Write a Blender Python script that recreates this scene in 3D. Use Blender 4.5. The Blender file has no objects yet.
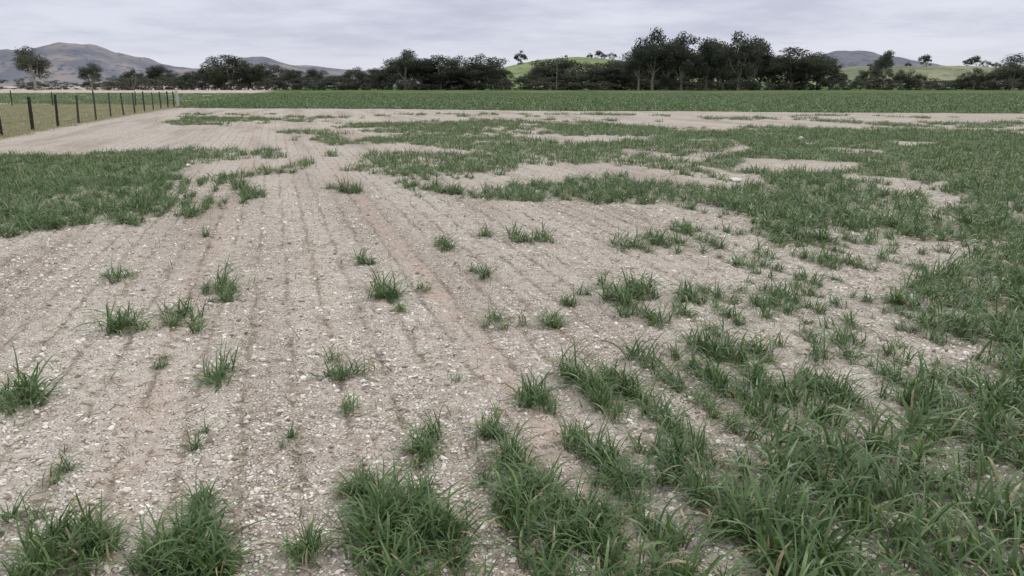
import bpy, math, random
import numpy as np
from mathutils import Vector
rng=np.random.default_rng(7); random.seed(7)
S=bpy.context.scene
S.view_settings.view_transform='Standard'; S.view_settings.look='None'; S.view_settings.exposure=0
CAMH=1.6; F=804.0; P=math.radians(14.1); ROW=math.radians(16.1); CA,SA=math.cos(ROW),math.sin(ROW)
SP=0.25
# ---------------------------------------------------------------- helpers: image pixels to world positions, row coordinates, noise
def ray(px,py):
    X=(px-512)/F; v=(288-py)/F
    return X, math.cos(P)+v*math.sin(P), -math.sin(P)+v*math.cos(P)
def gpt(px,py):  # image pixel projected onto the flat ground plane
    X,Y,Z=ray(px,py); t=CAMH/-Z; return (X*t,Y*t)
def at_dist(px,py,D):
    X,Y,Z=ray(px,py); t=D/Y; return (X*t,D,CAMH+Z*t)
def to_uv(x,y): return x*CA+y*SA, -x*SA+y*CA
def to_xy(u,v): return u*CA-v*SA, u*SA+v*CA
def hsh(ix,iy,s):
    h=(ix.astype(np.int64)*374761393+iy.astype(np.int64)*668265263+s*974634777)&0x7fffffff
    h=((h^(h>>13))*1274126177)&0x7fffffff
    h=(h^(h>>16))&0xffffff
    return h/float(0xffffff)
def vn(x,y,s=0):
    x=np.asarray(x,float);y=np.asarray(y,float)
    ix=np.floor(x);iy=np.floor(y);fx=x-ix;fy=y-iy
    fx=fx*fx*(3-2*fx);fy=fy*fy*(3-2*fy)
    a=hsh(ix,iy,s);b=hsh(ix+1,iy,s);c=hsh(ix,iy+1,s);d=hsh(ix+1,iy+1,s)
    return (a*(1-fx)+b*fx)*(1-fy)+(c*(1-fx)+d*fx)*fy
def fbm(x,y,o=4,s=0):
    r=0;a=1;t=0
    for i in range(o):
        r=r+a*vn(x*2**i+17.3*i,y*2**i+5.1*i,s+i);t+=a;a*=.5
    return r/t
def inpoly(x,y,poly):
    r=np.zeros(x.shape,bool);n=len(poly)
    for i in range(n):
        x1,y1=poly[i];x2,y2=poly[(i+1)%n]
        if y1==y2: continue
        c=((y1>y)!=(y2>y))&(x<(x2-x1)*(y-y1)/(y2-y1)+x1)
        r^=c
    return r
REG=[
(0.99,[(655,640),(640,540),(610,490),(640,435),(700,425),(770,445),(850,440),(900,425),(925,375),(1024,355),(1250,350),(1400,640)]),
(0.78,[(480,640),(500,480),(560,450),(600,420),(660,420),(700,640)]),
(0.68,[(560,385),(620,350),(700,360),(720,330),(760,345),(780,390),(860,420),(720,450),(600,430)]),
(0.37,[(560,290),(700,255),(870,270),(900,330),(960,350),(930,420),(800,420),(700,360),(600,350)]),
(0.99,[(868,305),(895,275),(950,260),(1024,256),(1250,250),(1250,345),(1024,362),(960,350),(890,330)]),
(0.98,[(470,192),(520,185),(600,181),(660,183),(740,188),(790,180),(720,165),(760,150),(730,140),(680,136),(700,132),(800,132),(1300,137),(1300,258),(1024,248),(900,236),(830,250),(770,248),(735,215),(640,205),(500,201)]),
(0.40,[(620,225),(760,230),(900,245),(1250,250),(1250,275),(860,270),(640,250)]),
(0.98,[(-250,160),(0,156),(90,151),(190,153),(205,163),(180,178),(155,197),(125,217),(60,229),(0,237),(-250,250)]),
(0.46,[(130,152),(330,143),(310,165),(260,208),(150,225),(120,220)]),
(0.55,[(300,128),(480,121),(640,126),(720,135),(740,150),(640,168),(450,172),(380,190),(330,160)]),
(0.38,[(380,170),(700,160),(760,185),(600,184),(470,195),(380,195)]),
(0.60,[(640,126),(800,128),(1200,130),(1200,136),(800,134),(640,134)]),
(0.30,[(190,113),(1200,118),(1200,128),(700,127),(300,126),(190,124)]),
]
REGW=[(d,[gpt(*p) for p in pl]) for d,pl in REG]
BARE=[[gpt(*p) for p in pl] for pl in [
 [(760,158),(850,163),(835,172),(750,169)],[(690,202),(740,212),(700,216),(660,206)],[(560,150),(680,147),(670,153),(570,156)],
 [(880,141),(980,145),(900,148)],[(800,234),(880,232),(860,241),(810,243)]]]
FE1=gpt(180,107.5);FE2=gpt(1024,114.0)
def farcrop(x,y):
    t=(x-FE1[0])/(FE2[0]-FE1[0]); ye=FE1[1]+(FE2[1]-FE1[1])*t
    return y-ye
FA=gpt(33,131);FB=gpt(178,106.3)
fd=np.array(FB)-np.array(FA);FL=np.linalg.norm(fd);fd=fd/FL;fn=np.array([fd[1],-fd[0]])
def fence_side(x,y): return (x-FA[0])*fn[0]+(y-FA[1])*fn[1]
def density(x,y):
    d=np.hypot(x,y);a=0.05*d
    wx=x+(fbm(x/(.05*d+.4),y/(.1*d+.6),3,3)-.5)*a*2.2
    wy=y+(fbm(x/(.05*d+.4),y/(.1*d+.6),3,9)-.5)*a*2.6
    r=np.zeros(x.shape)
    for dd,pl in REGW: r=np.maximum(r,np.where(inpoly(wx,wy,pl),dd,0))
    for pl in BARE: r=np.where(inpoly(wx,wy,pl),.15,r)
    h=fbm(x/2.2+40,y/3.5,3,77)
    r=np.where((r>.9)&(h<.27)&(d>5.5)&(x>0),.6,r)
    n=(fbm(x/12,y/12,2,44)-.5)*8
    r=np.where((farcrop(x,y)+n*.6>0),1.0,r)
    r=np.where(fence_side(x,y)<.5,0,r)
    return r
def cluster(u,v):
    d=np.abs(v)
    i=np.round(u/SP)
    a=vn(i*7.31,v/.5,21);b=fbm(u/.8,v/1.5,2,31);c=fbm(u/3.2+9,v/4.0,3,51)
    w=np.clip((d-8)/14,0,1)
    n=(.38-.28*w)*a+(.34)*b+(.28+.28*w)*c
    return np.clip((n-.5)/.30+.5,0,1)
def height(x,y):
    u,v=to_uv(x,y)
    w=(fbm(u*1.2,v*.8,2,71)-.5)*.07
    ph=(u+w)/SP; dd=np.abs(ph-np.round(ph))*SP
    fade=np.clip(1.4-np.hypot(x,y)/25,0,1)
    f=-0.012*np.exp(-(dd/.022)**2)
    m=np.clip(-.4+1.9*fbm(np.round(ph)*3.7,v/.6,2,61),0,1.3)
    return fade*(f*m+(fbm(x*5,y*5,3,81)-.5)*.028+(fbm(x*22,y*22,2,91)-.5)*.030)+(fbm(x/3,y/3,2,95)-.5)*.04
# ---------------------------------------------------------------- node helpers
def newmat(name):
    m=bpy.data.materials.new(name);m.use_nodes=True;nt=m.node_tree;nt.nodes.clear()
    return m,nt
class N:
    def __init__(s,nt): s.nt=nt
    def n(s,t,**k):
        nd=s.nt.nodes.new(t)
        for a,b in k.items():
            setattr(nd,a,b)
        return nd
    def l(s,a,b): s.nt.links.new(a,b)
    def set(s,sock,v):
        if isinstance(v,bpy.types.NodeSocket): s.l(v,sock)
        else: sock.default_value=v
    def math(s,op,a,b=None,c=None,clamp=False):
        nd=s.n('ShaderNodeMath',operation=op);nd.use_clamp=clamp
        s.set(nd.inputs[0],a)
        if b is not None: s.set(nd.inputs[1],b)
        if c is not None: s.set(nd.inputs[2],c)
        return nd.outputs[0]
    def mix(s,f,a,b,bt='MIX'):
        nd=s.n('ShaderNodeMix',data_type='RGBA',blend_type=bt)
        s.set(nd.inputs[0],f);
        s.set(nd.inputs[6],a if isinstance(a,bpy.types.NodeSocket) else (*a,1))
        s.set(nd.inputs[7],b if isinstance(b,bpy.types.NodeSocket) else (*b,1))
        return nd.outputs[2]
    def noise(s,vec,sc,det=4,rough=.55):
        nd=s.n('ShaderNodeTexNoise');nd.inputs['Scale'].default_value=sc;nd.inputs['Detail'].default_value=det;nd.inputs['Roughness'].default_value=rough
        if vec is not None: s.l(vec,nd.inputs['Vector'])
        return nd.outputs['Fac']
    def mr(s,v,a,b,c=0,d=1):
        nd=s.n('ShaderNodeMapRange');nd.interpolation_type='SMOOTHSTEP'
        s.set(nd.inputs[0],v)
        for i,q in enumerate((a,b,c,d)): nd.inputs[i+1].default_value=q
        return nd.outputs[0]
    def attr(s,name): 
        nd=s.n('ShaderNodeAttribute');nd.attribute_name=name;return nd
    def out(s,sh):
        o=s.n('ShaderNodeOutputMaterial');s.l(sh,o.inputs[0])
    def diff(s,col,rough=.9,spec=.2,normal=None):
        b=s.n('ShaderNodeBsdfDiffuse');s.set(b.inputs['Color'],col if isinstance(col,bpy.types.NodeSocket) else (*col,1))
        if normal is not None: s.l(normal,b.inputs['Normal'])
        return b.outputs[0]
# ---------------------------------------------------------------- materials
def mat_ground():
    m,nt=newmat('bare_soil_and_pasture');g=N(nt)
    tc=g.n('ShaderNodeTexCoord').outputs['Object']
    sx=g.n('ShaderNodeSeparateXYZ');g.l(tc,sx.inputs[0])
    u=g.math('ADD',g.math('MULTIPLY',sx.outputs[0],CA),g.math('MULTIPLY',sx.outputs[1],SA))
    v=g.math('ADD',g.math('MULTIPLY',sx.outputs[0],-SA),g.math('MULTIPLY',sx.outputs[1],CA))
    cb=g.n('ShaderNodeCombineXYZ');g.l(u,cb.inputs[0]);g.l(g.math('MULTIPLY',v,.12),cb.inputs[1])
    streak=g.noise(cb.outputs[0],3.2,3,.6)
    streak2=g.noise(cb.outputs[0],1.1,2,.5)
    wob=g.noise(tc,1.6,2)
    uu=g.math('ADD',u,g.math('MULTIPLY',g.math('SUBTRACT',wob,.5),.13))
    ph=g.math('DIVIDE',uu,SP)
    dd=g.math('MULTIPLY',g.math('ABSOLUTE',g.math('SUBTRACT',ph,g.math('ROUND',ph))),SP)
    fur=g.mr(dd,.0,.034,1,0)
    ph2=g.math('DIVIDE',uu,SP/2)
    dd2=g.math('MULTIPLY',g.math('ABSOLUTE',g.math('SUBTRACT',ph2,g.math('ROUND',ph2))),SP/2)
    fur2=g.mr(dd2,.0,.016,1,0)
    vo=g.n('ShaderNodeTexVoronoi');vo.inputs['Scale'].default_value=42;g.l(tc,vo.inputs['Vector'])
    vs=g.n('ShaderNodeSeparateColor');g.l(vo.outputs['Color'],vs.inputs[0])
    chips=g.math('MULTIPLY',g.math('GREATER_THAN',vs.outputs[0],.36),g.mr(vo.outputs['Distance'],.28,.55,1,0))
    vo2=g.n('ShaderNodeTexVoronoi');vo2.inputs['Scale'].default_value=95;g.l(tc,vo2.inputs['Vector'])
    vs2=g.n('ShaderNodeSeparateColor');g.l(vo2.outputs['Color'],vs2.inputs[0])
    chips2=g.math('MULTIPLY',g.math('GREATER_THAN',vs2.outputs[1],.45),g.mr(vo2.outputs['Distance'],.25,.5,1,0))
    fine=g.noise(tc,26,4,.72);med=g.noise(tc,2.2,4,.6);big=g.noise(tc,.35,3,.6)
    soil=g.mix(g.mr(fine,.34,.66),(.19,.155,.13),(.50,.435,.375))
    cov=g.mr(g.math('ADD',g.math('MULTIPLY',med,.5),g.math('MULTIPLY',streak,.5)),.32,.56,.35,1)
    pale=g.mix(vs.outputs[2],(.60,.57,.49),(.84,.81,.73))
    c=g.mix(g.math('MULTIPLY',chips,cov),soil,pale)
    c=g.mix(g.math('MULTIPLY',chips2,g.math('MULTIPLY',cov,.9)),c,pale)
    c=g.mix(g.math('MULTIPLY',g.mr(streak2,.34,.58),.42),c,(.70,.665,.585))
    bl=g.mr(g.noise(tc,6.5,3,.65),.50,.62,0,.5)
    c=g.mix(bl,c,g.mix(fine,(.21,.17,.14),(.47,.395,.33)))
    tr=None
    for (px,py,w,st) in [(463,330,.17,.85),(165,380,.24,.6),(720,330,.2,.3),(330,330,.14,.3)]:
        u0=to_uv(*gpt(px,py))[0]
        d=g.math('ABSOLUTE',g.math('SUBTRACT',uu,u0))
        q=g.mr(d,w*.1,w,st,0); tr=q if tr is None else g.math('MAXIMUM',tr,q)
    tr=g.math('MULTIPLY',tr,g.mr(med,.38,.66,.2,.8))
    c=g.mix(tr,c,g.mix(fine,(.38,.27,.22),(.60,.47,.395)))
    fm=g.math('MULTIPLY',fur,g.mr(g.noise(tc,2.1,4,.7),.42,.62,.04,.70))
    c=g.mix(fm,c,g.mix(fine,(.12,.10,.075),(.31,.265,.21)))  # furrow shade painted into the soil colour, along with moist soil and litter
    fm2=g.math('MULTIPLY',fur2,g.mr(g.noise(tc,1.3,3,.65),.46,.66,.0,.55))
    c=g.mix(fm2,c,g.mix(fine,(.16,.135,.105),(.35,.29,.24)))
    c=g.mix(g.mr(big,.38,.70,.0,.24),c,(.40,.335,.29))
    ag=g.attr('green').outputs['Fac']
    gn=g.mr(g.math('ADD',g.math('MULTIPLY',g.noise(cb.outputs[0],.25,4,.6),.6),g.math('MULTIPLY',g.noise(tc,.06,4,.6),.4)),.38,.62)
    gcol=g.mix(gn,(.045,.076,.026),(.115,.172,.055))
    c=g.mix(ag,c,gcol)
    ap=g.attr('pasture').outputs['Fac']
    pn=g.mr(g.noise(tc,.35,5,.65),.32,.66)
    pc=g.mix(pn,(.13,.165,.07),(.33,.32,.19))
    c=g.mix(ap,c,pc)
    h=g.math('ADD',chips,g.math('MULTIPLY',fine,1.6))
    bp=g.n('ShaderNodeBump');bp.inputs['Strength'].default_value=1.0;bp.inputs['Distance'].default_value=.016;g.l(h,bp.inputs['Height'])
    g.out(g.diff(c,.95,.05,bp.outputs[0]));return m
def mat_blade(name,c1,c2,dry=(.38,.32,.18),dryamt=.12,trans=.3):
    m,nt=newmat(name);g=N(nt)
    t=g.attr('tone').outputs['Color'];s=g.n('ShaderNodeSeparateColor');g.l(t,s.inputs[0])
    oi=g.n('ShaderNodeObjectInfo').outputs['Random']
    f=g.math('ADD',g.math('MULTIPLY',s.outputs[0],.65),g.math('MULTIPLY',oi,.35))
    c=g.mix(f,c1,c2)
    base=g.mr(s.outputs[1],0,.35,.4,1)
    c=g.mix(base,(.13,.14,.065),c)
    dr=g.math('MAXIMUM',g.math('GREATER_THAN',s.outputs[2],1-dryamt),g.math('MULTIPLY',g.mr(s.outputs[1],.8,1),g.math('GREATER_THAN',s.outputs[2],1-dryamt*3)))
    c=g.mix(dr,c,dry)
    p=g.n('ShaderNodeBsdfPrincipled');g.l(c,p.inputs['Base Color']);p.inputs['Roughness'].default_value=.42;p.inputs['Specular IOR Level'].default_value=.5
    tr=g.n('ShaderNodeBsdfTranslucent');g.l(c,tr.inputs[0])
    mx=g.n('ShaderNodeMixShader');mx.inputs[0].default_value=trans;g.l(p.outputs[0],mx.inputs[1]);g.l(tr.outputs[0],mx.inputs[2])
    g.out(mx.outputs[0]);return m
def mat_rand(name,c1,c2,rough=.9,bump=None):
    m,nt=newmat(name);g=N(nt)
    oi=g.n('ShaderNodeObjectInfo').outputs['Random']
    tc=g.n('ShaderNodeTexCoord').outputs['Object']
    f=g.math('ADD',g.math('MULTIPLY',oi,.75),g.math('MULTIPLY',g.noise(tc,bump or 4,2),.35),clamp=True)
    g.out(g.diff(g.mix(f,c1,c2),rough,.1));return m
def mat_leaf(name,c1,c2):
    m,nt=newmat(name);g=N(nt)
    t=g.attr('tone').outputs['Color'];s=g.n('ShaderNodeSeparateColor');g.l(t,s.inputs[0])
    oi=g.n('ShaderNodeObjectInfo').outputs['Random']
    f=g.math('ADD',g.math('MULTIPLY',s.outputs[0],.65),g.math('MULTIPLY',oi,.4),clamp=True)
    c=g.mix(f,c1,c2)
    d=g.n('ShaderNodeBsdfDiffuse');g.l(c,d.inputs[0]);tr=g.n('ShaderNodeBsdfTranslucent');g.l(c,tr.inputs[0])
    mx=g.n('ShaderNodeMixShader');mx.inputs[0].default_value=.3;g.l(d.outputs[0],mx.inputs[1]);g.l(tr.outputs[0],mx.inputs[2])
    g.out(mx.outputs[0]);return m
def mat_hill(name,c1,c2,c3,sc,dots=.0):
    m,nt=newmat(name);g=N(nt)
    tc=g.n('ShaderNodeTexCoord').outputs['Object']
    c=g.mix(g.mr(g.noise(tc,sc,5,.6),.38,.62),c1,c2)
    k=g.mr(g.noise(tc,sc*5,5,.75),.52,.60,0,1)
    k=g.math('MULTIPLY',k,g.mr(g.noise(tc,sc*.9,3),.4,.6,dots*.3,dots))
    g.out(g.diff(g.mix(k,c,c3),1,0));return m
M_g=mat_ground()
M_w=mat_blade('wheat_leaf',(.042,.092,.030),(.155,.250,.080),dryamt=.05,trans=.3)
M_ws=mat_blade('stunted_wheat_leaf',(.085,.115,.05),(.20,.24,.11),dryamt=.25,trans=.3)
M_wf=mat_blade('wheat_leaf_field',(.060,.118,.036),(.138,.218,.070),dryamt=.03,trans=.28)
M_dry=mat_blade('pasture_grass_blade',(.18,.21,.09),(.38,.37,.22),dryamt=.3)
M_clod=mat_rand('pale_clod',(.42,.38,.32),(.86,.83,.75),.95,60)
M_clod2=mat_rand('brown_clod',(.19,.155,.13),(.46,.39,.33),.95,60)
M_straw=mat_rand('straw_litter',(.13,.10,.07),(.46,.39,.28),.8,30)
M_leaf=mat_leaf('eucalypt_foliage',(.036,.045,.038),(.130,.145,.102))
M_leaf2=mat_leaf('distant_foliage',(.05,.06,.055),(.12,.13,.105))  # leaf colours raised and blued to paint in distance haze
M_bark=mat_rand('eucalypt_bark',(.14,.12,.10),(.36,.33,.29),.9,2)
M_post=mat_rand('weathered_timber',(.035,.032,.030),(.09,.08,.07),.85,8)
M_postw=mat_rand('pale_timber',(.40,.38,.34),(.55,.52,.47),.85,8)
M_wire=mat_rand('galvanised_wire',(.16,.16,.165),(.26,.26,.27),.5,8)
M_stone=mat_rand('white_quartz_stone',(.50,.48,.44),(.78,.76,.72),.85,6)
# ---------------------------------------------------------------- mesh util
def mkmesh(name,V,Fs,mats=(),smooth=True,tone=None,midx=None):
    me=bpy.data.meshes.new(name)
    V=np.asarray(V,dtype=np.float32)
    if isinstance(Fs,np.ndarray):
        k=Fs.shape[1];n=len(Fs)
        me.vertices.add(len(V));me.vertices.foreach_set('co',V.ravel())
        me.loops.add(n*k);me.loops.foreach_set('vertex_index',Fs.astype(np.int32).ravel())
        me.polygons.add(n);me.polygons.foreach_set('loop_start',np.arange(0,n*k,k,dtype=np.int32))
        me.update(calc_edges=True)
    else:
        me.from_pydata(V.tolist(),[],Fs)
    for m in mats: me.materials.append(m)
    if smooth: me.polygons.foreach_set('use_smooth',np.ones(len(me.polygons),bool))
    if midx is not None: me.polygons.foreach_set('material_index',np.asarray(midx,np.int32))
    if tone is not None:
        a=me.color_attributes.new('tone','FLOAT_COLOR','POINT');a.data.foreach_set('color',np.asarray(tone,np.float32).ravel())
    me.update();return me
def addobj(name,me,parent=None):
    o=bpy.data.objects.new(name,me);S.collection.objects.link(o)
    if parent: o.parent=parent
    return o
# ---------------------------------------------------------------- ground sheet
def grow(start,step,gr,end):
    r=[];s=step;p=start
    while p<end: s*=gr;p+=s;r.append(p)
    return r
xr=grow(5.5,.02,1.045,9000);xs=np.array([-q for q in xr[::-1]]+list(np.arange(-5.5,5.5001,.022))+xr)
yr=grow(9,.025,1.022,9000);yb=grow(-1.6,.1,1.2,400)
ys=np.array([-(q+3.2) for q in yb[::-1]]+list(np.arange(-1.6,1.6,.12))+list(np.arange(1.6,9.0001,.022))+yr)
GX,GY=np.meshgrid(xs,ys);x=GX.ravel();y=GY.ravel()
nx,ny=len(xs),len(ys)
z=height(x,y)*np.clip(2-np.hypot(x,y)/150,0,1)
i=np.arange(nx-1)[None,:]+np.arange(ny-1)[:,None]*nx
Fq=np.stack([i,i+1,i+1+nx,i+nx],-1).reshape(-1,4)
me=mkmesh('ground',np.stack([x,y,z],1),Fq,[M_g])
dens=density(x,y)
dist=np.hypot(x,y)
green=np.where(dens>=1.0,.92,np.where(dens>.8,.45*np.clip(dist/15,0.5,1.6),0))
past=(fence_side(x,y)<.5)&(farcrop(x,y)<6)
past=np.where(past,np.clip(-fence_side(x,y)/1.5+.5,0,1),0.)
for nm,arr in (('green',green),('pasture',past)):
    a=me.attributes.new(nm,'FLOAT','POINT');a.data.foreach_set('value',arr.astype(np.float32))
addobj('ground',me)
# ---------------------------------------------------------------- scatter
def scatter(name,pts,rot,scl,idx,protos):
    coll=bpy.data.collections.new(name+'_parts')
    protos=sorted(protos,key=lambda o:o.name)
    for p in protos: coll.objects.link(p)
    me=bpy.data.meshes.new(name);n=len(pts)
    me.vertices.add(n);me.vertices.foreach_set('co',np.asarray(pts,np.float32).ravel())
    a=me.attributes.new('rot','FLOAT_VECTOR','POINT');a.data.foreach_set('vector',np.asarray(rot,np.float32).ravel())
    a=me.attributes.new('scl','FLOAT_VECTOR','POINT');a.data.foreach_set('vector',np.asarray(scl,np.float32).ravel())
    a=me.attributes.new('idx','INT','POINT');a.data.foreach_set('value',np.asarray(idx,np.int32))
    o=addobj(name,me)
    ng=bpy.data.node_groups.new(name+'_instancer','GeometryNodeTree')
    ng.interface.new_socket('Geometry',in_out='INPUT',socket_type='NodeSocketGeometry')
    ng.interface.new_socket('Geometry',in_out='OUTPUT',socket_type='NodeSocketGeometry')
    gi=ng.nodes.new('NodeGroupInput');go=ng.nodes.new('NodeGroupOutput')
    ip=ng.nodes.new('GeometryNodeInstanceOnPoints');ci=ng.nodes.new('GeometryNodeCollectionInfo')
    ci.inputs['Collection'].default_value=coll;ci.inputs['Separate Children'].default_value=True;ci.inputs['Reset Children'].default_value=True
    def na(t,nm):
        q=ng.nodes.new('GeometryNodeInputNamedAttribute');q.data_type=t;q.inputs[0].default_value=nm;return q.outputs[0]
    L=ng.links.new
    L(gi.outputs[0],ip.inputs['Points']);L(ci.outputs[0],ip.inputs['Instance']);ip.inputs['Pick Instance'].default_value=True
    L(na('INT','idx'),ip.inputs['Instance Index']);L(na('FLOAT_VECTOR','rot'),ip.inputs['Rotation']);L(na('FLOAT_VECTOR','scl'),ip.inputs['Scale'])
    L(ip.outputs[0],go.inputs[0])
    md=o.modifiers.new('instances','NODES');md.node_group=ng
    return o
def blades(name,n,L,segs,wid,lean,bend,mat,bx=.03,by=.03,seed=0):
    r=np.random.default_rng(seed);V=[];Fa=[];T=[]
    for b in range(n):
        az=r.uniform(0,2*math.pi);ln=L*r.uniform(.35,1.15);th=math.radians(r.uniform(*lean));cv=math.radians(r.uniform(*bend))
        p=np.array([r.normal(0,bx),r.normal(0,by),-.01]);w=wid*r.uniform(.7,1.25)
        tw=r.uniform(-.9,.9);tone=r.uniform();dry=r.uniform();ex=r.uniform(1.2,2.8)
        k=len(V)
        for s in range(segs+1):
            t=s/segs
            ang=th+cv*t**ex
            a2=az+tw*t
            dirv=np.array([math.cos(a2)*math.sin(ang),math.sin(a2)*math.sin(ang),math.cos(ang)])
            if s>0: p=p+dirv*ln/segs
            p[2]=max(p[2],.004) if s>0 else p[2]
            side=np.array([-math.sin(a2),math.cos(a2),.5*math.sin(tw*5)])
            ww=w*.5*(.65+.7*min(t*3,1))*(1-t**2.6) + .0003
            V.append(p-side*ww);V.append(p+side*ww);T+= [(tone,t,dry,1)]*2
        for s in range(segs):
            Fa.append((k+2*s,k+2*s+1,k+2*s+3,k+2*s+2))
    return bpy.data.objects.new(name,mkmesh(name,V,np.array(Fa),[mat],True,T))
near=[blades(f'wheat_plant_{k}',int(19+k*1.5),.31+.02*(k%3),6,.0092,(4,54),(20,125),M_w,.030,.042,100+k) for k in range(8)]
near+= [blades(f'wheat_plant_small_{k}',7,.11,4,.0042,(20,75),(10,80),M_ws,.02,.03,200+k) for k in range(3)]
near.sort(key=lambda o:o.name)
names=[o.name for o in near];bigI=[i for i,nm in enumerate(names) if 'small' not in nm];smI=[i for i,nm in enumerate(names) if 'small' in nm]
PT=[];SC=[];IX=[]
def put(x,y,s,idx):
    PT.append((x,y));SC.append(s);IX.append(idx)
umin,umax=-14,22
rows=np.arange(int(umin/SP),int(umax/SP)+1)
NEAR=16.
for r_ in rows:
    v=np.arange(-1,NEAR+4,.052);v=v+rng.uniform(-.03,.03,v.size)
    u0=r_*SP+(vn(v*.3,np.full_like(v,r_),5)-.5)*.08
    u=u0+rng.normal(0,.024,v.size)
    X,Y=to_xy(u,v);d=np.hypot(X,Y)
    ok=(d<NEAR)&(Y>.6)&(np.abs(X)<Y*.8+1.4)
    u,v,X,Y,d=[q[ok] for q in (u,v,X,Y,d)]
    if len(u)==0: continue
    de=density(X,Y);cl=cluster(u,v);rnd=rng.uniform(size=X.size)
    sp=rng.normal(0,.06,X.size)*(de>.9);u=u+sp;X,Y=to_xy(u,v)
    keep=(((cl*.8+rnd*.25)<de)|(de>.9))&(rnd<.3+de*.75)&(rng.uniform(size=X.size)<1.1-.04*d)
    for a,b,q,dn in zip(X[keep],Y[keep],cl[keep],de[keep]):
        put(a,b,random.uniform(.42,1.1)*(.50+.48*dn)*(1.08-.36*q),random.choice(bigI))
    sm=(~keep)&(rng.uniform(size=X.size)<.035+.14*np.clip(vn(u/1.5,v/1.5,13)-.35,0,1))
    for a,b in zip(X[sm],Y[sm]): put(a,b,random.uniform(.4,1.2),random.choice(smI))
TUFT=[(115,280,26,3),(125,333,44,6),(178,325,40,6),(222,292,32,6),(222,302,22,4),(215,385,36,5),(160,366,18,2),(18,405,50,8),(340,378,34,5),
(447,250,26,5),(440,246,14,2),(362,262,24,5),(382,293,32,6),(388,300,20,3),(480,276,24,4),(505,325,32,4),(522,241,30,6),(545,240,26,5),(482,236,22,4),(622,247,30,5),(640,250,16,2),
(660,245,34,6),(678,245,20,4),(552,323,30,5),(572,305,24,4),(612,300,34,6),(632,294,30,6),(640,318,30,4),(650,322,20,3),(700,345,34,7),(722,355,40,7),(740,362,26,5),(425,450,40,7),(528,398,36,6),(545,408,22,3),
(45,565,60,9),(95,555,55,9),(160,570,50,9),(200,555,80,15),(215,575,60,9),(205,520,34,6),(365,500,55,9),(385,525,65,14),(415,520,70,15),(445,550,55,10),(385,560,80,14),(495,440,30,6),(515,465,40,8),(545,500,60,11),(560,530,65,12),(590,455,46,8),(615,480,50,9),(520,510,40,6),(600,540,65,10),
(570,377,26,5),(600,392,34,6),(300,550,34,3),(290,440,16,2),(350,412,20,2),(15,525,20,2),(60,478,20,2),(200,445,16,2),(460,383,16,1),
(338,190,34,8),(355,193,26,6),(410,186,40,10),(435,190,40,10),(455,193,26,6),(245,196,30,5),(235,188,34,7),(255,199,20,4),(130,222,28,6),(150,212,24,5),(205,236,14,2),(195,214,30,5),(425,292,14,2),(400,312,16,2),(690,232,26,5),(755,272,24,3),(830,262,34,4),(808,352,32,3),(812,388,44,7),(835,400,30,5),(765,390,24,3),(690,300,24,3),(760,305,30,3),(845,345,26,2),(25,225,24,5)]
for px,py,w,n in TUFT:
    X0,Y0=gpt(px,py);u0,v0=to_uv(X0,Y0)
    wm=w*Y0/F
    for k in range(int(n*1.25+.5)):
        du=rng.normal(0,min(wm*.22,.085));dv=rng.normal(0,wm*.34+.03)
        X,Y=to_xy(u0+du,v0+dv)
        put(X,Y,random.uniform(.5,1.05)*min(.98,.40+wm*1.6),random.choice(bigI))
P_=np.array(PT);Z_=height(P_[:,0],P_[:,1]);n=len(P_)
rot=np.stack([rng.normal(0,.14,n),rng.normal(0,.14,n),rng.uniform(0,6.28,n)],1)
sc=np.array(SC);scl=np.stack([sc,sc,sc*rng.uniform(.75,1.05,n)],1)
scatter('wheat_crop',np.column_stack([P_,Z_]),rot,scl,IX,near)
mid=[blades(f'wheat_patch_{k}',38,.24,3,.012,(5,60),(15,95),M_wf,.07,.17,300+k) for k in range(6)]
pts=[]
for r_ in np.arange(-80,210):
    v=np.arange(8,75,.34);v=v+rng.uniform(-.17,.17,v.size);u=r_*SP+rng.normal(0,.06,v.size)
    X,Y=to_xy(u,v);d=np.hypot(X,Y);ok=(d>NEAR-1.2)&(np.abs(X)<Y*.8+3)&(Y<70)
    u,v,X,Y,d=[q[ok] for q in (u,v,X,Y,d)]
    if len(u)==0: continue
    de=density(X,Y);rnd=rng.uniform(size=X.size)
    keep=(((cluster(u,v)*.82+rnd*.18)<de)|(de>.97))&(rnd>np.clip((d-25)/60,0,.6))
    pts.append(np.stack([X[keep],Y[keep]],1))
P_=np.concatenate(pts);n=len(P_)
sc=rng.uniform(.55,1.15,n)
scatter('wheat_crop_mid_field',np.column_stack([P_,height(P_[:,0],P_[:,1])]),np.stack([rng.normal(0,.05,n),rng.normal(0,.05,n),rng.normal(ROW,.5,n)],1),np.stack([sc,sc,sc*rng.uniform(.7,1.05,n)],1),rng.integers(0,6,n),mid)
far=[blades(f'crop_drift_{k}',90,.28,2,.045,(5,50),(10,60),M_wf,.5,.5,400+k) for k in range(5)]
n0=7500
Y=58+(rng.uniform(size=n0)**1.2)*130;X=rng.uniform(-1,1,n0)*(Y*.75)
Y=np.where(rng.uniform(size=n0)<.3,rng.uniform(45,80,n0),Y)
k=(farcrop(X,Y)+(fbm(X/12,Y/12,2,44)-.5)*5>0)&((fence_side(X,Y)>.3)|(farcrop(X,Y)>7))
P_=np.stack([X[k],Y[k]],1);n=len(P_)
sc=rng.uniform(.6,1.1,n)
scatter('wheat_crop_far_field',np.column_stack([P_,height(P_[:,0],P_[:,1])]),np.stack([np.zeros(n),np.zeros(n),rng.uniform(0,6.28,n)],1),np.stack([sc*1.3,sc*1.3,sc],1),rng.integers(0,5,n),far)
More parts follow.
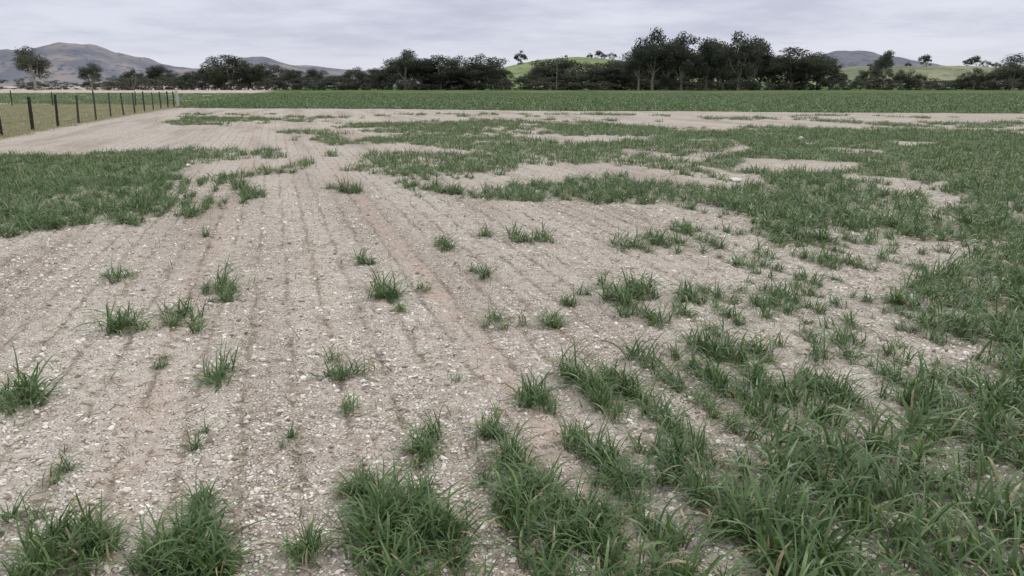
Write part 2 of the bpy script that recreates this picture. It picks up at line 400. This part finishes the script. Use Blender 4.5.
pas=[blades(f'pasture_tuft_{k}',50,.16,2,.012,(5,60),(10,80),M_dry,.18,.18,500+k) for k in range(4)]
n0=11000
Y=rng.uniform(18,75,n0);X=-Y*rng.uniform(.3,.85,n0)
k=(fence_side(X,Y)<.3)&(farcrop(X,Y)<8);P_=np.stack([X[k],Y[k]],1);n=len(P_);sc=rng.uniform(.5,1.3,n)
scatter('pasture_grass',np.column_stack([P_,height(P_[:,0],P_[:,1])]),np.stack([np.zeros(n),np.zeros(n),rng.uniform(0,6.28,n)],1),np.stack([sc,sc,sc*rng.uniform(.5,1.1,n)],1),rng.integers(0,4,n),pas)
# clods
def clod(name,mat,seed,sub=1):
    import bmesh
    r=random.Random(seed);bm=bmesh.new();bmesh.ops.create_icosphere(bm,subdivisions=sub,radius=1)
    sx,sy,sz=1.0,r.uniform(.5,.95),r.uniform(.3,.6)
    for v in bm.verts: v.co=Vector((v.co.x*sx,v.co.y*sy,v.co.z*sz))*r.uniform(.65,1.25)
    me=bpy.data.meshes.new(name);bm.to_mesh(me);bm.free();me.materials.append(mat);return bpy.data.objects.new(name,me)
cl=[clod(f'clod_pale_{k}',M_clod,k) for k in range(6)]+[clod(f'clod_zbrown_{k}',M_clod2,20+k) for k in range(2)]
n0=150000
Y=1.4+(rng.uniform(size=n0)**1.6)*12;X=rng.uniform(-1,1,n0)*(Y*.72+.8)
u,v=to_uv(X,Y);nn=.5*fbm(u*1.3,v*.5,3,201)+.5*fbm(X*3,Y*3,2,211)
ph=u/SP;dr=np.abs(ph-np.round(ph))*SP
tr=np.abs(u-to_uv(*gpt(463,330))[0])
k=(rng.uniform(size=n0)<np.clip((nn-.30)*3.8,.12,1))&(rng.uniform(size=n0)<np.where(dr<.022,.45,1))&(rng.uniform(size=n0)<np.where(tr<.14,.35,1))
P_=np.stack([X[k],Y[k]],1);n=len(P_)
sc=np.clip(rng.lognormal(math.log(.0058),.5,n),.0024,.021)*(1+.04*P_[:,1])
idx=np.where(rng.uniform(size=n)<.80,rng.integers(0,6,n),rng.integers(6,8,n))
scatter('soil_clods',np.column_stack([P_,height(P_[:,0],P_[:,1])+sc*.12]),rng.normal(0,.35,(n,3))+np.stack([np.zeros(n),np.zeros(n),rng.uniform(0,6.28,n)],1),np.stack([sc,sc,sc],1),idx,cl)
for j,(px,py,w) in enumerate([(736,181,12),(801,139,8),(188,166,8),(745,176,6),(806,250,6),(246,424,8)]):
    X,Y=gpt(px,py);o=clod('field_stone',M_stone,70+j,2);S.collection.objects.link(o);s=w/F*Y*.5;o.scale=(s,s,s);o.location=(X,Y,float(height(np.array([X]),np.array([Y]))[0])+s*.2);o.rotation_euler=(0,0,j)
def straw(name,seed):
    r=random.Random(seed);V=[];Fa=[];a=r.uniform(-.3,.3)
    for s in range(4):
        t=s/3-.5;yy=t;xx=a*t*t;w=.035
        V+=[(xx-w,yy,0),(xx+w,yy,0),(xx,yy,w*1.5)]
    for s in range(3):
        b=3*s
        for q in range(3): Fa.append((b+q,b+(q+1)%3,b+3+(q+1)%3,b+3+q))
    return bpy.data.objects.new(name,mkmesh(name,V,np.array(Fa),[M_straw]))
st=[straw(f'straw_{k}',k) for k in range(4)]
n0=13000;Y=1.4+rng.uniform(size=n0)**1.4*12;X=rng.uniform(-1,1,n0)*(Y*.72+.8);u,v=to_uv(X,Y)
rr=np.round(u/SP)*SP;onrow=rng.uniform(size=n0)<.65;u=np.where(onrow,rr+rng.normal(0,.03,n0),u);X,Y=to_xy(u,v)
sc=rng.uniform(.02,.075,n0)
scatter('straw_litter',np.column_stack([X,Y,height(X,Y)+.006]),np.stack([rng.normal(0,.2,n0),rng.normal(0,.1,n0),rng.uniform(0,6.28,n0)],1),np.stack([sc]*3,1),rng.integers(0,4,n0),st)
# ---------------------------------------------------------------- trees
def tube(V,Fa,a,b,r0,r1,seg=6):
    a=Vector(a);b=Vector(b);d=(b-a).normalized();s=d.orthogonal().normalized();t=d.cross(s);k=len(V)
    for p,r in((a,r0),(b,r1)):
        for i in range(seg):
            q=2*math.pi*i/seg;V.append(tuple(p+s*math.cos(q)*r+t*math.sin(q)*r))
    for i in range(seg): Fa.append((k+i,k+(i+1)%seg,k+seg+(i+1)%seg,k+seg+i))
def tree(name,seed,H=16,W=12,base=.35,nl=2600,leaf=.42,mat=M_leaf,bushy=.0,cs=1.0):
    r=random.Random(seed);V=[];Fa=[];ends=[]
    fork=H*base*r.uniform(.6,1)
    p=Vector((0,0,-.3));top=Vector((r.uniform(-.4,.4),r.uniform(-.4,.4),fork))
    m=p.lerp(top,.5)+Vector((r.uniform(-.25,.25),r.uniform(-.25,.25),0))
    tr=H*.024
    tube(V,Fa,p,m,tr*1.25,tr);tube(V,Fa,m,top,tr,tr*.85)
    nlm=r.randint(4,6)
    for i in range(nlm):
        az=2*math.pi*(i+r.uniform(-.3,.3))/nlm;rad=W*.5*r.uniform(.25,.75);hh=H*r.uniform(.58,.84)
        if i==0: rad*=.25;hh=H*.88
        e=Vector((math.cos(az)*rad,math.sin(az)*rad,hh));st=top.lerp(p,r.uniform(0,.3))
        mid_=st.lerp(e,.5)+Vector((math.cos(az)*rad*.15,math.sin(az)*rad*.15,-H*.03))
        tube(V,Fa,st,mid_,tr*.6,tr*.4,5);tube(V,Fa,mid_,e,tr*.4,tr*.12,5);ends.append((e,r.uniform(.11,.16)*H*cs))
        for j in range(r.randint(2,4)):
            s2=mid_.lerp(e,r.uniform(0,.8));a2=az+r.uniform(-1.3,1.3);l=W*r.uniform(.14,.30)
            e2=s2+Vector((math.cos(a2)*l,math.sin(a2)*l,H*r.uniform(-.10,.13)))
            tube(V,Fa,s2,e2,tr*.28,tr*.08,4);ends.append((e2,r.uniform(.08,.135)*H*cs))
    if bushy>0:
        for j in range(int(9*bushy)+2):
            a2=r.uniform(0,6.28);l=W*.42*r.uniform(.2,1);ends.append((Vector((math.cos(a2)*l,math.sin(a2)*l,H*r.uniform(.06,.45))),H*r.uniform(.09,.14)))
    nb=len(Fa);T=[(0,0,0,1)]*len(V)
    tot=sum(q[1]**2 for q in ends)
    for c,R in ends:
        ct=r.uniform(.0,.6)
        for k in range(int(nl*R*R/tot)):
            d=Vector((r.gauss(0,1),r.gauss(0,1),r.gauss(0,1))).normalized();rr=R*(r.uniform(.1,1)**.5)*(1+.25*r.gauss(0,.5))
            q=c+Vector((d.x*rr*1.15,d.y*rr*1.15,d.z*rr*.8-(.10*R if r.random()<.5 else 0)))
            if q.z<.1: q.z=r.uniform(.1,.8)
            s=leaf*r.uniform(.5,1.2);a=Vector((r.gauss(0,1),r.gauss(0,1),r.gauss(0,1))).normalized();b=a.orthogonal().normalized()
            kk=len(V);V+= [tuple(q-a*s*.6),tuple(q+b*s*.32),tuple(q+a*s*.6),tuple(q-b*s*.32)];Fa.append((kk,kk+1,kk+2,kk+3))
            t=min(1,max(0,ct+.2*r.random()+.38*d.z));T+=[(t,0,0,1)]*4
    return mkmesh(name,V,np.array(Fa),[M_bark,mat],False,T,[0]*nb+[1]*(len(Fa)-nb))
open_=[tree(f'eucalypt_open_{k}',10+k,16,13,.36,5200,.55,M_leaf,.0,1.2) for k in range(5)]
full=[tree(f'eucalypt_full_{k}',30+k,16,14,.28,4800,.6,M_leaf,.6,1.15) for k in range(6)]
shr=[tree(f'shrub_{k}',50+k,16,20,.1,2000,.8,M_leaf,1.4) for k in range(4)]
dist_t=[tree(f'far_tree_{k}',70+k,16,15,.25,1600,1.0,M_leaf2,.3,1.15) for k in range(3)]
def place(name,meshes,px,ytop,D,wpx=None,ground_z=0,parent=None,k=None):
    X,Y,zt=at_dist(px,ytop,D);H=zt-ground_z;s=H/16.*1.0
    o=addobj(name,meshes[(k if k is not None else random.randrange(len(meshes)))],parent)
    o.location=(X,Y,ground_z)
    sw=s if wpx is None else (wpx/F*D)/13.5
    o.scale=(sw,sw,s);o.rotation_euler=(0,0,random.uniform(0,6.28));return o
for px,yt,D,w,k in [(29,45,290,38,0),(89,61,300,28,1),(228,53,330,50,6),(404,49,330,34,3),(440,53,330,44,5),(482,54,335,40,7),(420,58,333,30,8),
  (655,27,300,44,2),(684,32,305,42,7),(708,38,310,38,4),(742,30,300,46,10),(668,38,306,42,8),(726,42,312,36,5),(757,36,306,36,3),(640,46,312,36,2),(795,45,330,56,6),(822,56,330,40,8),(1018,53,320,46,9),(886,50,520,20,3),(560,56,335,50,5),(612,60,330,50,7)]:
    place('eucalyptus_tree',open_ if k<5 else full,px,yt,D,w,k=(k if k<5 else k-5))
tl=bpy.data.objects.new('distant_tree_line',None);S.collection.objects.link(tl)
prof=[(-260,66),(0,82),(20,80),(60,82),(110,80),(125,72),(160,66),(200,70),(210,58),(250,60),(262,66),(330,68),(350,68),(385,64),(395,57),(420,60),(450,58),(500,60),(507,80),(528,78),(534,62),(590,62),(600,62),(640,60),(645,48),(700,48),(760,50),(770,60),(800,52),(828,56),(834,70),(850,74),(860,68),(884,68),(895,72),(920,72),(926,80),(952,80),(960,68),(990,72),(1005,62),(1300,60)]
PX=[p[0] for p in prof];PY=[p[1] for p in prof]
px=-240
while px<1290:
    yt=np.interp(px,PX,PY);D=random.uniform(325,370)
    hpx=86-yt
    place('tree',full if hpx>14 and random.random()<.75 else (open_ if random.random()<.45 else shr),px,yt+random.uniform(-5,8),D,max(14,min(44,hpx*random.uniform(.9,1.4))),parent=tl)
    px+=random.uniform(7,14)
px=-260
while px<1300:
    yt=np.interp(px,PX,PY)
    if yt<79 or random.random()<.35: place('shrub',shr,px,random.uniform(74,83),random.uniform(318,345),random.uniform(14,34),parent=tl)
    px+=random.uniform(9,18)
pp=bpy.data.objects.new('power_pole',None);S.collection.objects.link(pp)
X,Y,zt=at_dist(557,61,312);V=[];Fa=[];tube(V,Fa,(X,Y,-.5),(X,Y,zt),.17,.11,8);addobj('pole_shaft',mkmesh('pole_shaft',V,np.array(Fa),[M_bark]),pp)
V=[];Fa=[];tube(V,Fa,(X-1.0,Y+.25,zt-.7),(X+1.0,Y+.25,zt-.7),.07,.07,6);addobj('crossarm',mkmesh('crossarm',V,np.array(Fa),[M_bark]),pp)
# ---------------------------------------------------------------- hills
def hill(name,prof,D,depth,mat,rough,seed,nx=260,ny=50,rs=.35):
    PX=[p[0] for p in prof];PY=[p[1] for p in prof]
    pxs=np.linspace(PX[0],PX[-1],nx);V=[]
    ky=np.convolve(np.pad(np.interp(pxs,PX,PY),3,mode='edge'),np.ones(7)/7,'valid')
    for j in range(ny+1):
        t=j/ny*2-1
        for i in range(nx):
            X,Y,Z=at_dist(pxs[i],ky[i],D);H=max(Z,0)
            s=max(0,math.cos(t*math.pi/2))**1.3
            V.append((X,D+t*depth,H*s))
    V=np.array(V);nzz=(fbm(V[:,0]/(depth*rs),V[:,1]/(depth*rs),6,seed)-.5)
    V[:,2]+=nzz*rough*np.clip(V[:,2]/ (V[:,2].max()*.5),0,1)-2
    i=np.arange(nx-1)[None,:]+np.arange(ny)[:,None]*nx
    Fq=np.stack([i,i+1,i+1+nx,i+nx],-1).reshape(-1,4)
    addobj(name,mkmesh(name,V,Fq,[mat]))
M_h1=mat_hill('hazy_range',(.155,.165,.20),(.27,.25,.245),(.105,.12,.15),.0035,.95)  # aerial haze painted in as bluish base colours, no volume
M_h2=mat_hill('green_hill_grass',(.15,.195,.10),(.23,.275,.14),(.10,.125,.085),.012,.7)
M_h3=mat_hill('olive_hill_grass',(.16,.185,.12),(.26,.27,.175),(.10,.115,.095),.010,.85)
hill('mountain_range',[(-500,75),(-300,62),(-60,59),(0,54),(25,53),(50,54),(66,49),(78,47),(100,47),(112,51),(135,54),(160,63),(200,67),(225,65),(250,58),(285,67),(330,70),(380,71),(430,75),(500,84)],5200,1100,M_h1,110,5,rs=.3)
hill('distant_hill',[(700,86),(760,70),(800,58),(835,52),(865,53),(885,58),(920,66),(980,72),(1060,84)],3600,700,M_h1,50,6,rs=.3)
hill('green_hill',[(440,87),(480,74),(510,65),(540,58),(575,55),(600,57),(640,63),(700,70),(800,78),(900,86)],1100,330,M_h2,7,7)
hill('grassy_hill',[(740,86),(800,72),(850,66),(900,65),(950,65),(1000,68),(1100,64),(1300,70),(1450,86)],1300,380,M_h3,12,8)
ht=bpy.data.objects.new('hillside_trees',None);S.collection.objects.link(ht)
for px,yb,h,D in [(521,63,14,1040),(590,58,7,1090),(598,58,9,1090),(604,58,6,1090),(612,59,8,1090),(926,67,13,1290),(908,67,7,1290),(968,68,10,1290),(976,67,12,1290),(985,68,9,1290),(996,69,8,1290),(950,72,5,1150),(880,70,5,1150),(566,57,4,1090),(548,70,5,900),(800,66,9,1290),(1008,72,7,1200),(870,67,6,1250),(935,70,5,1200),(900,70,5,1200)]:
    X,Y,zt=at_dist(px,yb,D);s=h/F*D/16
    o=addobj('tree',dist_t[random.randrange(3)],ht);o.location=(X,Y,zt-3);o.scale=(s*1.1,s*1.1,s*1.05);o.rotation_euler=(0,0,random.uniform(0,6))
# ---------------------------------------------------------------- fence
fe=bpy.data.objects.new('post_and_wire_fence',None);S.collection.objects.link(fe)
def post(a,h,r,mat,nm):
    V=[];Fa=[];x0,y0=a;lx=random.uniform(-.03,.03);ly=random.uniform(-.03,.03);n=10
    zs=[-.2,.0,h*.5,h-.02,h];rs=[r*1.05,r*1.03,r,r*.95,r*.8]
    for zz,rr in zip(zs,rs):
        for i in range(n):
            q=2*math.pi*i/n;V.append((x0+lx*zz+math.cos(q)*rr*random.uniform(.92,1.08),y0+ly*zz+math.sin(q)*rr,zz))
    for s in range(4):
        for i in range(n): Fa.append((s*n+i,s*n+(i+1)%n,(s+1)*n+(i+1)%n,(s+1)*n+i))
    Fa.append(tuple(range(4*n,5*n)))
    addobj(nm,mkmesh(nm,V,Fa,[mat]),fe)
def wires(a,b,hs,r):
    V=[];Fa=[]
    L=math.dist(a,b);ns=max(2,int(L/3.3))
    for h in hs:
        for s in range(ns*2):
            p=[]
            for k in (s,s+1):
                t=k/(ns*2);p.append((a[0]+(b[0]-a[0])*t,a[1]+(b[1]-a[1])*t,h-(.02 if k%2 else 0)))
            tube(V,Fa,p[0],p[1],r,r,4)
    addobj('wire',mkmesh('wire',V,np.array(Fa),[M_wire]),fe)
A=np.array(FA);B=np.array(FB)
t=-13.2
while t<FL-.5:
    q=A+fd*t;post(q,random.uniform(1.18,1.32),random.choice([.035,.045,.05,.04]) if abs(t)>.1 else .06,M_post,'post');t+=3.3
post(B,1.45,.10,M_postw,'corner_post')
post(B+fd*-2.2,1.2,.05,M_post,'corner_stay')
wires(tuple(A-fd*13.2),tuple(B),[.2,.42,.64,.86,1.1],.007)
C=B+np.array([-62,6.]);L=math.dist(B,C);k=1
while k*3.6<L:
    q=B+(C-B)/L*k*3.6;post(q,random.uniform(1.1,1.3),.045,M_post,'post');k+=1
wires(tuple(B),tuple(C),[.25,.5,.8,1.1],.008)
# ---------------------------------------------------------------- world + sun
W=bpy.data.worlds.new('World');S.world=W;W.use_nodes=True;nt=W.node_tree;nt.nodes.clear();g=N(nt)
EL=math.radians(52);AZ=math.radians(40)
sky=g.n('ShaderNodeTexSky');sky.sky_type='NISHITA';sky.sun_disc=False;sky.sun_elevation=EL;sky.sun_rotation=AZ
tc=g.n('ShaderNodeTexCoord').outputs['Generated'];sp=g.n('ShaderNodeSeparateXYZ');g.l(tc,sp.inputs[0])
zc=g.math('MAXIMUM',sp.outputs[2],0.0);den=g.math('ADD',zc,.10)
cb=g.n('ShaderNodeCombineXYZ');g.l(g.math('DIVIDE',sp.outputs[0],den),cb.inputs[0]);g.l(g.math('DIVIDE',sp.outputs[1],den),cb.inputs[1])
n1=g.noise(cb.outputs[0],.5,5,.55);n2=g.noise(cb.outputs[0],1.6,5,.6)
f=g.mr(g.math('ADD',g.math('MULTIPLY',n1,.7),g.math('MULTIPLY',n2,.3)),.38,.62)
cl_=g.mix(f,(5.3,5.5,6.8),(7.4,7.6,8.7))
hz=g.mr(zc,.0,.07,.85,0)
cl_=g.mix(hz,cl_,(7.6,7.8,8.6))
cl_=g.mix(g.mr(zc,.2,.7),cl_,(12.4,12.3,12.6))
c=g.mix(.93,sky.outputs[0],cl_)
bg=g.n('ShaderNodeBackground');g.l(c,bg.inputs[0]);bg.inputs[1].default_value=.1
o=g.n('ShaderNodeOutputWorld');g.l(bg.outputs[0],o.inputs[0])
sl=bpy.data.lights.new('sun','SUN');sl.energy=1.2;sl.angle=math.radians(20);sl.color=(1,.96,.90)
so=addobj('sun',sl)
sd=Vector((math.sin(AZ)*math.cos(EL),math.cos(AZ)*math.cos(EL),math.sin(EL)))
so.rotation_euler=sd.to_track_quat('Z','Y').to_euler()
cam=bpy.data.cameras.new('camera');cam.lens=F/1024*36;cam.sensor_width=36;cam.clip_end=20000;cam.clip_start=.05
co=addobj('camera',cam);co.location=(0,0,CAMH);co.rotation_euler=(math.pi/2-P,0,0);S.camera=co
